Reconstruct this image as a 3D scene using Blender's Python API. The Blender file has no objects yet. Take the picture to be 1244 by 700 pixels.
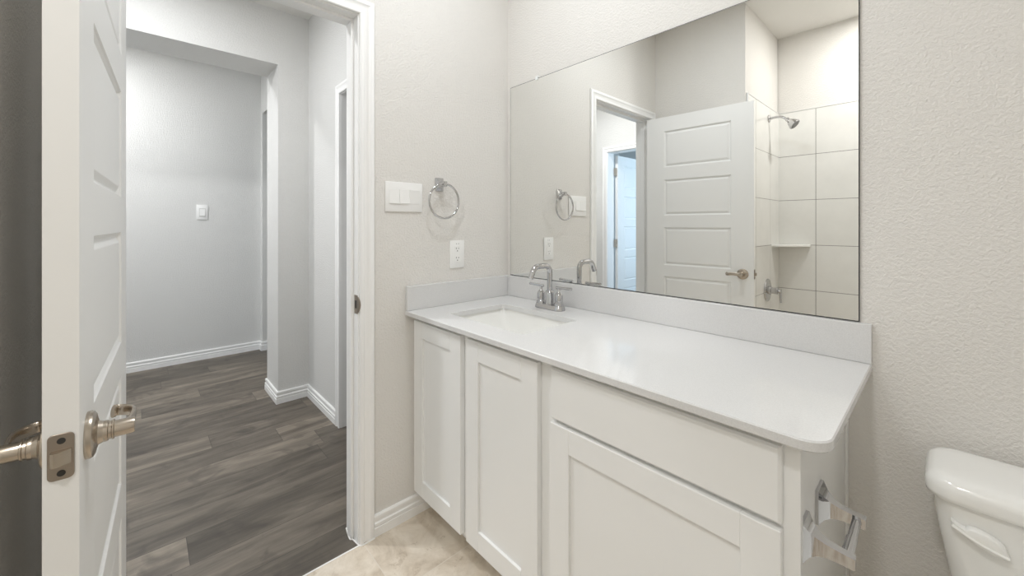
import bpy, bmesh, math, random
from mathutils import Vector, Matrix
random.seed(7)
PI = math.pi
SC = bpy.context.scene
COL = SC.collection

# ------------------------------------------------------------------ camera, world, lights, exposure
F_PX, HORIZON, YAW = 485.53, 273.41, 0.8227
cam_data = bpy.data.cameras.new('camera')
cam_data.sensor_fit = 'HORIZONTAL'
cam_data.sensor_width = 36.0
cam_data.lens = F_PX * 36.0 / 1244.0
cam_data.shift_y = -(350.0 - HORIZON) / 1244.0
cam_data.clip_start = 0.02
cam = bpy.data.objects.new('camera', cam_data)
COL.objects.link(cam)
cam.location = (1.5289, -1.3901, 1.2279)
cam.rotation_euler = (PI / 2, 0, YAW)
SC.camera = cam

w = bpy.data.worlds.new('world')
SC.world = w
w.use_nodes = True
w.node_tree.nodes['Background'].inputs[0].default_value = (0.75, 0.87, 1.0, 1)
w.node_tree.nodes['Background'].inputs[1].default_value = 0.6
w.cycles.sampling_method = 'NONE'

vs = SC.view_settings
SC.display_settings.display_device = 'sRGB'
vs.view_transform = 'Standard'
vs.look = 'None'
vs.gamma = 1.0
vs.use_curve_mapping = False
vs.exposure = 0.16
cy = SC.cycles
cy.use_denoising = True
cy.max_bounces = 20
cy.diffuse_bounces = 14
cy.glossy_bounces = 8
cy.caustics_reflective = True
cy.blur_glossy = 0.6
cy.sample_clamp_indirect = 3.0
cy.denoising_input_passes = 'RGB_ALBEDO_NORMAL'
cy.denoising_prefilter = 'ACCURATE'

# name, position, power, disk size, colour  (the lamps themselves are built with make_downlight below)
DOWNLIGHTS = [
    ('sink', (0.42, -0.42, 2.704), 1.3, 0.16, (0.92, 0.96, 1.0)),
    ('room', (0.72, -0.74, 2.704), 8.6, 0.30, (0.91, 0.955, 1.0)),  # added fill lamp, unseen, to soften and lift the lower bathroom
    ('tub', (1.35, -1.94, 2.704), 13.5, 0.16, (0.99, 0.98, 0.96)),
    ('hall', (-0.80, -1.60, 2.704), 21.0, 0.16, (0.98, 0.99, 1.0)),
    ('foyer', (-2.35, -1.90, 2.704), 21.0, 0.16, (0.98, 0.99, 1.0)),
]
WINDOW_LIGHT = ((0.62, -3.35, 1.5), 28.0, (0.56, 0.78, 1.0))

ld = bpy.data.lights.new('window_daylight', 'AREA')
ld.shape = 'RECTANGLE'; ld.size = 1.0; ld.size_y = 1.2
ld.energy = WINDOW_LIGHT[1]; ld.color = WINDOW_LIGHT[2]
lo = bpy.data.objects.new('window_daylight', ld); COL.objects.link(lo)
lo.location = WINDOW_LIGHT[0]; lo.rotation_euler = (PI / 2, 0, PI / 2)

# ------------------------------------------------------------------ materials
def mat(name, col, rough=0.5, metal=0.0, coat=0.0, spec=0.5, emit=None):
    m = bpy.data.materials.new(name); m.use_nodes = True
    b = m.node_tree.nodes['Principled BSDF']
    b.inputs['Base Color'].default_value = (*col, 1)
    b.inputs['Roughness'].default_value = rough
    b.inputs['Metallic'].default_value = metal
    b.inputs['Coat Weight'].default_value = coat
    b.inputs['Specular IOR Level'].default_value = spec
    if emit:
        b.inputs['Emission Color'].default_value = (*emit[0], 1)
        b.inputs['Emission Strength'].default_value = emit[1]
    return m

class N:                                     # tiny node helper
    def __init__(s, m):
        s.t = m.node_tree; s.b = s.t.nodes['Principled BSDF']
    def new(s, ty, **kw):
        n = s.t.nodes.new(ty)
        for k, v in kw.items(): setattr(n, k, v)
        return n
    def link(s, a, b): s.t.links.new(a, b)
    def math(s, op, a, b=None, c=None):
        n = s.new('ShaderNodeMath', operation=op)
        for i, v in enumerate((a, b, c)):
            if v is None: continue
            if isinstance(v, (int, float)): n.inputs[i].default_value = v
            else: s.link(v, n.inputs[i])
        return n.outputs[0]
    def coords(s, use='Object'):
        return s.new('ShaderNodeTexCoord').outputs[use]
    def pos(s):
        return s.new('ShaderNodeNewGeometry').outputs['Position']
    def noise(s, vec, scale, detail=2.0, rough=0.5, dist=0.0):
        n = s.new('ShaderNodeTexNoise')
        s.link(vec, n.inputs['Vector'])
        n.inputs['Scale'].default_value = scale
        n.inputs['Detail'].default_value = detail
        n.inputs['Roughness'].default_value = rough
        n.inputs['Distortion'].default_value = dist
        return n.outputs['Fac']
    def ramp(s, fac, stops):
        r = s.new('ShaderNodeValToRGB')
        e = r.color_ramp.elements
        while len(e) < len(stops): e.new(0.5)
        for el, (p, c) in zip(e, stops):
            el.position = p; el.color = (*c, 1) if len(c) == 3 else c
        s.link(fac, r.inputs[0]); return r.outputs[0]
    def mix(s, fac, a, b, mode='MIX'):
        n = s.new('ShaderNodeMix', data_type='RGBA', blend_type=mode)
        if isinstance(fac, (int, float)): n.inputs[0].default_value = fac
        else: s.link(fac, n.inputs[0])
        for i, v in ((6, a), (7, b)):
            if isinstance(v, tuple): n.inputs[i].default_value = (*v, 1)
            else: s.link(v, n.inputs[i])
        return n.outputs[2]
    def bump(s, h, strength, dist, target=None):
        n = s.new('ShaderNodeBump')
        n.inputs['Strength'].default_value = strength
        n.inputs['Distance'].default_value = dist
        s.link(h, n.inputs['Height'])
        s.link(n.outputs[0], s.b.inputs['Normal'])

def paint_wall(name, col):                    # sprayed orange-peel drywall
    m = mat(name, col, 0.62, spec=0.3)
    n = N(m); p = n.pos()
    a = n.noise(p, 125.0, 3.0, 0.6, 0.5)
    a = n.ramp(a, [(0.40, (0, 0, 0)), (0.62, (1, 1, 1))])
    b = n.noise(p, 260.0, 1.0)
    h = n.math('ADD', a, n.math('MULTIPLY', b, 0.25))
    n.bump(h, 0.55, 0.0018)
    return m

M_WALL = paint_wall('bathroom_wall_paint', (0.735, 0.717, 0.688))
M_HALL = paint_wall('hall_wall_paint', (0.70, 0.698, 0.686))
M_CEIL = paint_wall('ceiling_paint', (0.80, 0.79, 0.765))
M_TRIM = mat('white_trim_paint', (0.86, 0.86, 0.855), 0.32)
M_DOOR = mat('white_door_paint', (0.84, 0.84, 0.83), 0.36)
M_CAB = mat('white_cabinet_paint', (0.81, 0.815, 0.81), 0.36)
M_GAP = mat('dark_gap', (0.10, 0.095, 0.085), 0.8)
M_QUARTZ = mat('white_quartz', (0.84, 0.84, 0.83), 0.09, spec=0.5)
n = N(M_QUARTZ); q = n.noise(n.pos(), 420.0, 2.0)
n.link(n.ramp(q, [(0.3, (0.63, 0.63, 0.63)), (0.7, (0.69, 0.69, 0.69))]), n.b.inputs['Base Color'])
M_PORC = mat('white_porcelain', (0.83, 0.83, 0.81), 0.07, coat=0.4)
M_CHROME = mat('polished_chrome', (0.57, 0.57, 0.58), 0.05, 1.0)
M_NICKEL = mat('satin_nickel', (0.50, 0.44, 0.37), 0.27, 1.0)
n = N(M_NICKEL); q = n.noise(n.pos(), 900.0, 1.0); n.bump(q, 0.04, 0.0003)
M_STEEL = mat('worn_nickel_plate', (0.36, 0.31, 0.26), 0.38, 1.0)
M_DARK = mat('screw_recess', (0.03, 0.028, 0.025), 0.6)
M_PLAST = mat('white_plastic', (0.84, 0.84, 0.83), 0.3)
M_PLASTG = mat('dull_white_plastic', (0.62, 0.62, 0.61), 0.35)
M_MIRROR = mat('mirror_silver', (0.90, 0.905, 0.89), 0.0, 1.0)
M_MEDGE = mat('mirror_edge', (0.07, 0.075, 0.075), 0.6, spec=0.1)
M_CLEAR = mat('clear_plastic', (0.85, 0.87, 0.87), 0.15)
M_CAULK = mat('white_caulk', (0.82, 0.81, 0.79), 0.5)
M_LENS = mat('lamp_lens', (1, 1, 1), 0.4, emit=((1, 0.97, 0.92), 6.0))
M_LENS.cycles.emission_sampling = 'NONE'
M_GLASS = mat('window_glass', (0.9, 0.95, 1.0), 0.02)
M_GLASS.node_tree.nodes['Principled BSDF'].inputs['Transmission Weight'].default_value = 1.0

def grid_lines(n, coord, pitch, off, width):
    """0..1 mask, 1 on the joint lines coord = off + k * pitch"""
    t = n.math('DIVIDE', n.math('SUBTRACT', coord, off), pitch)
    f = n.math('ABSOLUTE', n.math('SUBTRACT', n.math('FRACT', n.math('ADD', t, 0.5)), 0.5))
    return n.math('LESS_THAN', f, width / pitch / 2), n.math('ROUND', t), n.math('FLOOR', t)

def floor_tile():
    m = mat('travertine_floor_tile', (0.6, 0.53, 0.45), 0.42)
    n = N(m); p = n.pos()
    s = n.new('ShaderNodeSeparateXYZ'); n.link(p, s.inputs[0])
    gx, _, ix = grid_lines(n, s.outputs[0], 0.333, 0.2925, 0.0035)
    gy, _, iy = grid_lines(n, s.outputs[1], 0.333, -0.763, 0.0035)
    cid = n.new('ShaderNodeCombineXYZ'); n.link(ix, cid.inputs[0]); n.link(iy, cid.inputs[1])
    wn = n.new('ShaderNodeTexWhiteNoise', noise_dimensions='3D'); n.link(cid.outputs[0], wn.inputs[0])
    off = n.new('ShaderNodeVectorMath', operation='MULTIPLY_ADD')
    n.link(wn.outputs['Color'], off.inputs[0]); off.inputs[1].default_value = (9, 9, 9); n.link(p, off.inputs[2])
    a = n.noise(off.outputs[0], 8.0, 8.0, 0.68, 0.5)
    c = n.ramp(a, [(0.28, (0.42, 0.345, 0.265)), (0.46, (0.61, 0.535, 0.44)), (0.60, (0.71, 0.64, 0.545)), (0.8, (0.78, 0.72, 0.63))])
    v = n.noise(off.outputs[0], 26.0, 8.0, 0.7, 0.6)
    c = n.mix(n.math('MULTIPLY', n.math('LESS_THAN', v, 0.38), 0.35), c, (0.33, 0.25, 0.17))
    g = n.math('MAXIMUM', gx, gy)
    c = n.mix(g, c, (0.66, 0.60, 0.52))
    n.link(c, n.b.inputs['Base Color'])
    n.bump(n.math('SUBTRACT', n.math('MULTIPLY', v, 0.2), g), 0.3, 0.0012)
    return m
M_FTILE = floor_tile()

def wood_planks():
    m = mat('grey_brown_plank', (0.2, 0.18, 0.16), 0.42)
    n = N(m); p = n.pos()
    s = n.new('ShaderNodeSeparateXYZ'); n.link(p, s.inputs[0])
    W, L = 0.178, 1.22
    gx, _, ix = grid_lines(n, s.outputs[0], W, 0.04, 0.0022)
    r1 = n.new('ShaderNodeTexWhiteNoise', noise_dimensions='1D'); n.link(ix, r1.inputs['W'])
    ys = n.math('ADD', s.outputs[1], n.math('MULTIPLY', r1.outputs[0], L))
    gy, _, iy = grid_lines(n, ys, L, 0.0, 0.0022)
    cid = n.new('ShaderNodeCombineXYZ'); n.link(ix, cid.inputs[0]); n.link(iy, cid.inputs[1])
    wn = n.new('ShaderNodeTexWhiteNoise', noise_dimensions='3D'); n.link(cid.outputs[0], wn.inputs[0])
    off = n.new('ShaderNodeVectorMath', operation='MULTIPLY_ADD')
    n.link(wn.outputs['Color'], off.inputs[0]); off.inputs[1].default_value = (13, 17, 5); n.link(p, off.inputs[2])
    st = n.new('ShaderNodeVectorMath', operation='MULTIPLY')
    n.link(off.outputs[0], st.inputs[0]); st.inputs[1].default_value = (1.0, 0.17, 1.0)
    a = n.noise(st.outputs[0], 14.0, 6.0, 0.62, 0.8)
    st2 = n.new('ShaderNodeVectorMath', operation='MULTIPLY')
    n.link(off.outputs[0], st2.inputs[0]); st2.inputs[1].default_value = (1.0, 0.045, 1.0)
    b = n.noise(st2.outputs[0], 85.0, 4.0, 0.6, 0.3)
    k = n.noise(off.outputs[0], 6.5, 3.0, 0.5, 0.9)
    c = n.ramp(a, [(0.30, (0.080, 0.068, 0.054)), (0.50, (0.155, 0.134, 0.109)), (0.72, (0.262, 0.228, 0.184))])
    c = n.mix(n.math('MULTIPLY', n.math('SUBTRACT', b, 0.35), 0.75), c, (0.075, 0.063, 0.053))
    c = n.mix(n.ramp(k, [(0.58, (0, 0, 0)), (0.74, (0.75, 0.75, 0.75))]), c, (0.065, 0.055, 0.047))
    tone = n.ramp(wn.outputs[0], [(0.0, (0.74, 0.73, 0.72)), (1.0, (1.26, 1.24, 1.22))])
    c = n.mix(1.0, c, tone, 'MULTIPLY')
    g = n.math('MAXIMUM', gx, gy)
    c = n.mix(n.math('MULTIPLY', g, 0.8), c, (0.03, 0.026, 0.022))
    n.link(c, n.b.inputs['Base Color'])
    n.bump(n.math('SUBTRACT', n.math('MULTIPLY', b, 0.3), g), 0.25, 0.001)
    return m
M_WOOD = wood_planks()

def wall_tile(name, axis, off):
    m = mat(name, (0.74, 0.73, 0.69), 0.12)
    n = N(m); p = n.pos()
    s = n.new('ShaderNodeSeparateXYZ'); n.link(p, s.inputs[0])
    gz, _, iz = grid_lines(n, s.outputs[2], 0.3435, 2.1065, 0.0035)
    gu, _, iu = grid_lines(n, s.outputs[axis], 0.3435, off, 0.0035)
    a = n.noise(p, 5.0, 4.0, 0.6)
    c = n.ramp(a, [(0.3, (0.73, 0.725, 0.70)), (0.7, (0.79, 0.785, 0.76))])
    g = n.math('MAXIMUM', gz, gu)
    c = n.mix(g, c, (0.17, 0.165, 0.155))
    n.link(c, n.b.inputs['Base Color'])
    n.link(n.math('MULTIPLY_ADD', g, 0.5, 0.12), n.b.inputs['Roughness'])
    n.bump(n.math('SUBTRACT', 1.0, g), 0.3, 0.001)
    return m
M_TILEB = wall_tile('shower_tile_back', 0, 0.8816)
M_TILES = wall_tile('shower_tile_side', 1, -2.098)

# ------------------------------------------------------------------ mesh helpers
def BM(): return bmesh.new()
def merge(dst, src, M=None):
    if M is not None: bmesh.ops.transform(src, matrix=M, verts=src.verts)
    me = bpy.data.meshes.new('tmp'); src.to_mesh(me); src.free()
    dst.from_mesh(me); bpy.data.meshes.remove(me)
    return dst
def add_box(bm, lo, hi, bev=0.0, seg=2, M=None):
    b = BM(); bmesh.ops.create_cube(b, size=1.0)
    lo, hi = Vector(lo), Vector(hi)
    bmesh.ops.scale(b, vec=hi - lo, verts=b.verts)
    bmesh.ops.translate(b, vec=(lo + hi) / 2, verts=b.verts)
    if bev > 0:
        bmesh.ops.bevel(b, geom=b.edges[:], offset=bev, segments=seg, affect='EDGES', profile=0.5)
    return merge(bm, b, M)
def box(lo, hi, bev=0.0, seg=2, M=None): return add_box(BM(), lo, hi, bev, seg, M)
def add_lathe(bm, prof, seg=32, M=None):       # prof: (radius, height) about z
    b = BM(); rings = []
    for r, h in prof:
        if r < 1e-6: rings.append([b.verts.new((0, 0, h))])
        else: rings.append([b.verts.new((r * math.cos(2*PI*i/seg), r * math.sin(2*PI*i/seg), h)) for i in range(seg)])
    for A, B in zip(rings, rings[1:]):
        for i in range(seg):
            j = (i + 1) % seg
            if len(A) == 1 and len(B) == 1: continue
            if len(A) == 1: b.faces.new((A[0], B[i], B[j]))
            elif len(B) == 1: b.faces.new((A[i], A[j], B[0]))
            else: b.faces.new((A[i], A[j], B[j], B[i]))
    if len(rings[0]) > 1: b.faces.new(rings[0])
    if len(rings[-1]) > 1: b.faces.new(rings[-1])
    bmesh.ops.recalc_face_normals(b, faces=b.faces)
    return merge(bm, b, M)
def smooth_path(pts, k=6):
    P = [Vector(p) for p in pts]; out = []
    for i in range(len(P) - 1):
        a = P[max(i-1, 0)]; b = P[i]; c = P[i+1]; d = P[min(i+2, len(P)-1)]
        for j in range(k):
            t = j / k
            out.append(0.5*((2*b) + (c-a)*t + (2*a-5*b+4*c-d)*t*t + (3*b-a-3*c+d)*t**3))
    out.append(P[-1]); return out
def add_tube(bm, pts, rad, seg=16, closed=False, sx=1.0, up=None, caps=True):
    """sweep an ellipse (rad, rad*sx) along pts; rad may be a list"""
    b = BM(); P = [Vector(p) for p in pts]; n = len(P)
    R = rad if isinstance(rad, (list, tuple)) else [rad]*n
    T = []
    for i in range(n):
        if closed: t = P[(i+1) % n] - P[i-1]
        else: t = P[min(i+1, n-1)] - P[max(i-1, 0)]
        T.append(t.normalized())
    u = Vector(up) if up else Vector((0, 0, 1))
    if abs(u.dot(T[0])) > 0.95: u = Vector((1, 0, 0))
    rings = []
    x = (u - T[0]*u.dot(T[0])).normalized()
    for i in range(n):
        x = (x - T[i]*x.dot(T[i])).normalized(); y = T[i].cross(x)
        rings.append([b.verts.new(P[i] + R[i]*(math.cos(2*PI*k/seg)*x*sx + math.sin(2*PI*k/seg)*y)) for k in range(seg)])
    m = n if closed else n - 1
    for i in range(m):
        A, B = rings[i], rings[(i+1) % n]
        for k in range(seg):
            j = (k+1) % seg
            b.faces.new((A[k], A[j], B[j], B[k]))
    if caps and not closed:
        b.faces.new(rings[0]); b.faces.new(rings[-1])
    bmesh.ops.recalc_face_normals(b, faces=b.faces)
    return merge(bm, b)
def add_loft(bm, rings, cap=True):               # rings: lists of equal length of points
    b = BM(); R = [[b.verts.new(p) for p in r] for r in rings]
    for A, B in zip(R, R[1:]):
        k = len(A)
        for i in range(k):
            b.faces.new((A[i], A[(i+1) % k], B[(i+1) % k], B[i]))
    if cap: b.faces.new(R[0]); b.faces.new(R[-1])
    bmesh.ops.recalc_face_normals(b, faces=b.faces)
    return merge(bm, b)
def rrect(x0, y0, x1, y1, r, k=6):               # rounded rectangle outline, counter-clockwise
    out = []
    for cx, cy_, a0 in ((x1-r, y0+r, -PI/2), (x1-r, y1-r, 0), (x0+r, y1-r, PI/2), (x0+r, y0+r, PI)):
        for i in range(k+1):
            a = a0 + PI/2*i/k
            out.append((cx + r*math.cos(a), cy_ + r*math.sin(a)))
    return out
def Rx(a): return Matrix.Rotation(a, 4, 'X')
def Ry(a): return Matrix.Rotation(a, 4, 'Y')
def Rz(a): return Matrix.Rotation(a, 4, 'Z')
def Tr(*v): return Matrix.Translation(v)
TO_PX = Ry(PI/2)          # lathe axis z -> +x
TO_NY = Rx(PI/2)          # lathe axis z -> -y
TO_PY = Rx(-PI/2)         # lathe axis z -> +y

# ------------------------------------------------------------------ scene graph helpers
def finish(name, bm, material, origin, angle=35):
    bmesh.ops.translate(bm, vec=-Vector(origin), verts=bm.verts)
    me = bpy.data.meshes.new(name); bm.to_mesh(me); bm.free()
    mats = material if isinstance(material, (list, tuple)) else [material]
    for m in mats: me.materials.append(m)
    for p in me.polygons: p.use_smooth = True
    me.set_sharp_from_angle(angle=math.radians(angle))
    o = bpy.data.objects.new(name, me); COL.objects.link(o)
    return o
def tag(o, label, cat, group=None, kind=None):
    o['label'] = label; o['category'] = cat
    if group: o['group'] = group
    if kind: o['kind'] = kind
    return o
ORIGIN = {}
def thing(name, label, cat, loc, group=None, kind=None):
    o = bpy.data.objects.new(name, None); COL.objects.link(o)
    o.empty_display_size = 0.05
    o.location = loc; ORIGIN[o] = Vector(loc)
    return tag(o, label, cat, group, kind)
def part(name, bm, material, parent, label=None, angle=35):      # mesh given in world coordinates
    org = ORIGIN[parent]
    o = finish(name, bm, material, org, angle)
    o.parent = parent; ORIGIN[o] = org
    if label: o['label'] = label
    return o
def solo(name, bm, material, label, cat, group=None, kind=None, angle=35):
    xs = [v.co for v in bm.verts]
    lo = Vector([min(c[i] for c in xs) for i in range(3)]); hi = Vector([max(c[i] for c in xs) for i in range(3)])
    org = Vector(((lo.x+hi.x)/2, (lo.y+hi.y)/2, lo.z))
    o = finish(name, bm, material, org, angle); o.location = org; ORIGIN[o] = org
    return tag(o, label, cat, group, kind)
def struct(name, bm, material, label, cat='wall', angle=35):
    return solo(name, bm, material, label, cat, None, 'structure', angle)
def boxes(*bs):
    bm = BM()
    for lo, hi in bs: add_box(bm, lo, hi)
    return bm

# ------------------------------------------------------------------ room shell
H = 2.706
JT = 2.035                                    # door head height
YJ0, YJ1 = -0.780, -1.491                     # bathroom door jamb faces
struct('floor', box((0.010, -2.333, -0.08), (2.16, 0.0, 0.0)), M_FTILE, 'beige travertine look tile floor of the bathroom', 'floor')
struct('floor_hall', boxes(((-3.40, -4.5, -0.08), (0.0095, -2.45, 0.0)), ((-3.40, -2.45, -0.08), (0.0095, 0.9, 0.0))), M_WOOD,
       'grey brown wood plank floor of the hallway', 'floor')
struct('ceiling', box((-3.40, -4.6, H), (2.30, 0.9, H + 0.1)), M_CEIL, 'flat off white ceiling over bathroom and hallway', 'ceiling')
struct('wall_back', box((0.0, 0.0, -0.08), (2.28, 0.12, H)), M_WALL, 'textured greige bathroom wall behind the vanity mirror and toilet')
struct('wall_left', boxes(((-0.115, YJ0 + 0.018, -0.08), (0.0, 0.12, H)),
                          ((-0.115, -1.69, -0.08), (0.0, YJ1 - 0.018, H)),
                          ((-0.115, YJ1 - 0.018, JT + 0.018), (0.0, YJ0 + 0.018, H))), M_WALL,
       'textured bathroom wall with the doorway, switches and towel ring')
struct('wall_front', boxes(((0.0, -1.69, -0.08), (0.635, -1.57, H)), ((0.515, -2.333, -0.08), (0.635, -1.69, H))), M_WALL,
       'bathroom wall stub behind the open door, turning into the shower alcove')
struct('wall_shower_back', box((0.515, -2.45, -0.08), (2.28, -2.3432, H)), M_WALL, 'painted wall above the tile at the back of the shower alcove')
struct('wall_right', box((2.16, -2.3432, -0.08), (2.28, 0.0, H)), M_WALL, 'textured bathroom wall beside the toilet')
TT = 2.104
struct('wall_shower_tile_back', box((0.6455, -2.3432, 0.0), (2.16, -2.333, TT)), M_TILEB, 'large off white square tiles on the back shower wall')
struct('wall_shower_tile_side', box((0.635, -2.3432, 0.0), (0.6455, -1.60, TT)), M_TILES, 'off white square tiles behind the shower head and valve')
bm = box((0.635, -1.60, 0.0), (0.647, -1.588, TT + 0.01), 0.002)
add_box(bm, (0.635, -2.3432, TT), (0.6475, -1.60, TT + 0.008), 0.002)
add_box(bm, (0.6475, -2.3432, TT), (2.16, -2.331, TT + 0.008), 0.002)
struct('trim_tile_edge', bm, M_PLASTG, 'slim pale edge trim finishing the top and side of the shower tile', 'trim')

# hallway shell
HX, NX = -3.07, -3.0
SX0, SX1 = -1.903, -1.58                      # the thick wall with the wide opening
AY = -0.505
struct('wall_hall_right', boxes(((SX1, AY, -0.08), (-0.965, AY + 0.12, H)), ((-0.25, AY, -0.08), (-0.115, AY + 0.12, H)),
                                ((-0.965, AY, JT), (-0.25, AY + 0.12, H))), M_HALL, 'pale hallway wall with a second doorway, right of the wide opening')
struct('wall_hall_opening', boxes(((SX0, -0.70, -0.08), (SX1, 0.6, H)), ((SX0, -2.45, 2.332), (SX1, -0.70, H))), M_HALL,
       'thick pale wall with the wide square hallway opening and its header')
struct('wall_hall_far', box((HX - 0.12, -2.45, -0.08), (HX, -0.52, H)), M_HALL, 'pale far hallway wall carrying the single light switch')
struct('wall_hall_niche', boxes(((HX - 0.12, -0.52, -0.08), (NX, 0.6, H)), ((NX, -0.52, 2.318), (SX0, -0.40, H)),
                                ((-2.15, -0.52, -0.08), (SX0, -0.40, 2.318))), M_HALL, 'narrow side opening wall at the far right end of the hallway')
struct('wall_hall_end', box((HX - 0.12, 0.6, -0.08), (-0.0, 0.72, H)), M_HALL, 'pale wall closing the side passage of the hallway')
BX0, BX1 = -1.02, -0.30                        # blue room doorway
struct('wall_hall_left', boxes(((HX - 0.12, -2.57, -0.08), (BX0 - 0.018, -2.45, H)), ((BX1 + 0.018, -2.57, -0.08), (0.515, -2.45, H)),
                               ((BX0 - 0.018, -2.57, JT + 0.018), (BX1 + 0.018, -2.45, H))), M_HALL, 'hallway wall with the doorway to the daylit room')
struct('wall_hall_return', box((-0.115, -2.45, -0.08), (0.0, -1.69, H)), M_HALL, 'hallway wall running behind the bathroom')
struct('wall_bedroom', boxes(((-2.2, -4.5, -0.08), (0.52, -4.4, H)), ((-2.2, -4.4, -0.08), (-2.1, -2.57, H)),
                             ((0.40, -4.4, -0.08), (0.52, -2.57, 0.85)), ((0.40, -4.4, 2.15), (0.52, -2.57, H)),
                             ((0.40, -4.4, 0.85), (0.52, -3.90, 2.15)), ((0.40, -2.80, 0.85), (0.52, -2.57, 2.15))), M_HALL,
       'walls of the daylit room beyond the hallway door')
bm = BM()
for lo, hi in (((0.42, -3.90, 0.85), (0.50, -3.86, 2.15)), ((0.42, -2.84, 0.85), (0.50, -2.80, 2.15)),
               ((0.42, -3.86, 0.85), (0.50, -2.84, 0.89)), ((0.42, -3.86, 2.11), (0.50, -2.84, 2.15)), ((0.44, -3.86, 1.48), (0.48, -2.84, 1.52))):
    add_box(bm, lo, hi, 0.004)
struct('window_1', bm, M_TRIM, 'white window frame in the daylit room', 'window')

# ------------------------------------------------------------------ trim: casing, jambs, baseboards
CASE = [(0.0, 0.0), (0.0, 0.009), (0.003, 0.0115), (0.010, 0.0122), (0.0145, 0.0115), (0.017, 0.0085), (0.030, 0.0095),
        (0.036, 0.0125), (0.040, 0.0148), (0.048, 0.0150), (0.054, 0.0135), (0.057, 0.010), (0.057, 0.0)]
def casing(bm, plane, sgn, axis, a0, a1, top, bottom=0.0):
    """mitred three-sided casing on plane; axis is the wall's running axis ('x' or 'y'); a0<a1 the inner edges"""
    rings = []
    for st in range(4):
        r = []
        for wd, th in CASE:
            a = (a0 - wd) if st < 2 else (a1 + wd)
            z = bottom if st in (0, 3) else top + wd
            q = plane + sgn * th
            r.append((q, a, z) if axis == 'y' else (a, q, z))
        rings.append(r)
    return add_loft(bm, rings)
BASE = [(0.0, 0.0), (0.0145, 0.0), (0.0145, 0.034), (0.0100, 0.036), (0.0100, 0.040), (0.0140, 0.042), (0.0140, 0.051), (0.0090, 0.054),
        (0.0075, 0.060), (0.0075, 0.064), (0.0115, 0.067), (0.0115, 0.078), (0.0085, 0.083), (0.0, 0.083)]
def baseboard(bm, pts, sides):
    """pts: corner polyline of the wall face on the floor (x, y); sides: +1 room lies left of the walk, -1 right"""
    P = [Vector((x, y)) for x, y in pts]; n = len(P); rings = []
    nrm = []
    for a, b in zip(P, P[1:]):
        d = (b - a).normalized(); nrm.append(Vector((-d.y, d.x)) * sides)
    for i in range(n):
        if i == 0: off = nrm[0]
        elif i == n-1: off = nrm[-1]
        else:
            s = nrm[i-1] + nrm[i]; off = s / (1 + nrm[i-1].dot(nrm[i]))
        rings.append([(P[i].x + off.x*t, P[i].y + off.y*t, z) for t, z in BASE])
    return add_loft(bm, rings)

bm = casing(BM(), 0.0, 1, 'y', YJ1 - 0.005, YJ0 + 0.005, JT + 0.005)
struct('trim_1', bm, M_TRIM, 'white moulded door casing on the bathroom side of the doorway', 'door casing', 25)
bm = BM()
for lo, hi in (((-0.115, YJ0, 0), (0.0, YJ0 + 0.018, JT + 0.018)), ((-0.115, YJ1 - 0.018, 0), (0.0, YJ1, JT + 0.018)), ((-0.115, YJ1, JT), (0.0, YJ0, JT + 0.018)),
               ((-0.075, YJ0 - 0.011, 0), (-0.040, YJ0, JT - 0.011)), ((-0.075, YJ1, 0), (-0.040, YJ1 + 0.011, JT - 0.011)),
               ((-0.075, YJ1, JT - 0.011), (-0.040, YJ0, JT))):
    add_box(bm, lo, hi, 0.001, 1)
jamb = struct('trim_2', bm, M_TRIM, 'white door jamb and stop lining the bathroom doorway', 'door jamb')
# strike plate in the jamb near the casing
bm = box((-0.030, YJ0 - 0.0016, 0.885), (0.001, YJ0, 0.957), 0.0007, 1)
b2 = BM()
prof = [(0.001, YJ0 - 0.0016), (0.006, YJ0 - 0.0012), (0.0105, YJ0 + 0.001), (0.0135, YJ0 + 0.005)]
rings = []
for i in range(9):
    t = i / 8; z = 0.890 + 0.062*t; k = math.sin(PI*min(max(t, 0.02), 0.98)) ** 0.6
    outer = [(0.0005 + (px - 0.0005)*k, YJ0 - 0.0016 + (py - YJ0 + 0.0016)*k, z) for px, py in prof]
    inner = [(x, y + 0.0012, zz) for x, y, zz in reversed(outer)]
    rings.append(outer + inner)
add_loft(b2, rings)
merge(bm, b2)
sp = part('strike_plate', bm, M_STEEL, jamb, 'nickel strike plate')
part('latch_hole', box((-0.022, YJ0 - 0.0022, 0.906), (-0.008, YJ0 - 0.0015, 0.936)), M_DARK, sp, 'dark latch opening')
bm = casing(BM(), -0.115, -1, 'y', YJ1 - 0.005, YJ0 + 0.005, JT + 0.005)
struct('trim_3', bm, M_TRIM, 'white door casing on the hallway side of the bathroom doorway', 'door casing', 25)
# second hallway doorway on wall A
bm = casing(BM(), AY, -1, 'x', -0.965 + 0.016, -0.25 - 0.016, JT - 0.013)
struct('trim_4', bm, M_TRIM, 'narrow white casing of the second hallway doorway', 'door casing', 25)
bm = boxes(((-0.965, AY, 0), (-0.947, AY + 0.12, JT)), ((-0.268, AY, 0), (-0.25, AY + 0.12, JT)), ((-0.947, AY, JT - 0.018), (-0.268, AY + 0.12, JT)))
struct('trim_5', bm, M_TRIM, 'white jamb lining the second hallway doorway', 'door jamb')
# daylit room doorway
bm = casing(BM(), -2.45, 1, 'x', BX0 - 0.005, BX1 + 0.005, JT + 0.005)
struct('trim_6', bm, M_TRIM, 'white casing around the doorway to the daylit room', 'door casing', 25)
bm = boxes(((BX0 - 0.018, -2.57, 0), (BX0, -2.45, JT + 0.018)), ((BX1, -2.57, 0), (BX1 + 0.018, -2.45, JT + 0.018)), ((BX0, -2.57, JT), (BX1, -2.45, JT + 0.018)))
struct('trim_7', bm, M_TRIM, 'white jamb of the doorway to the daylit room', 'door jamb')

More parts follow.
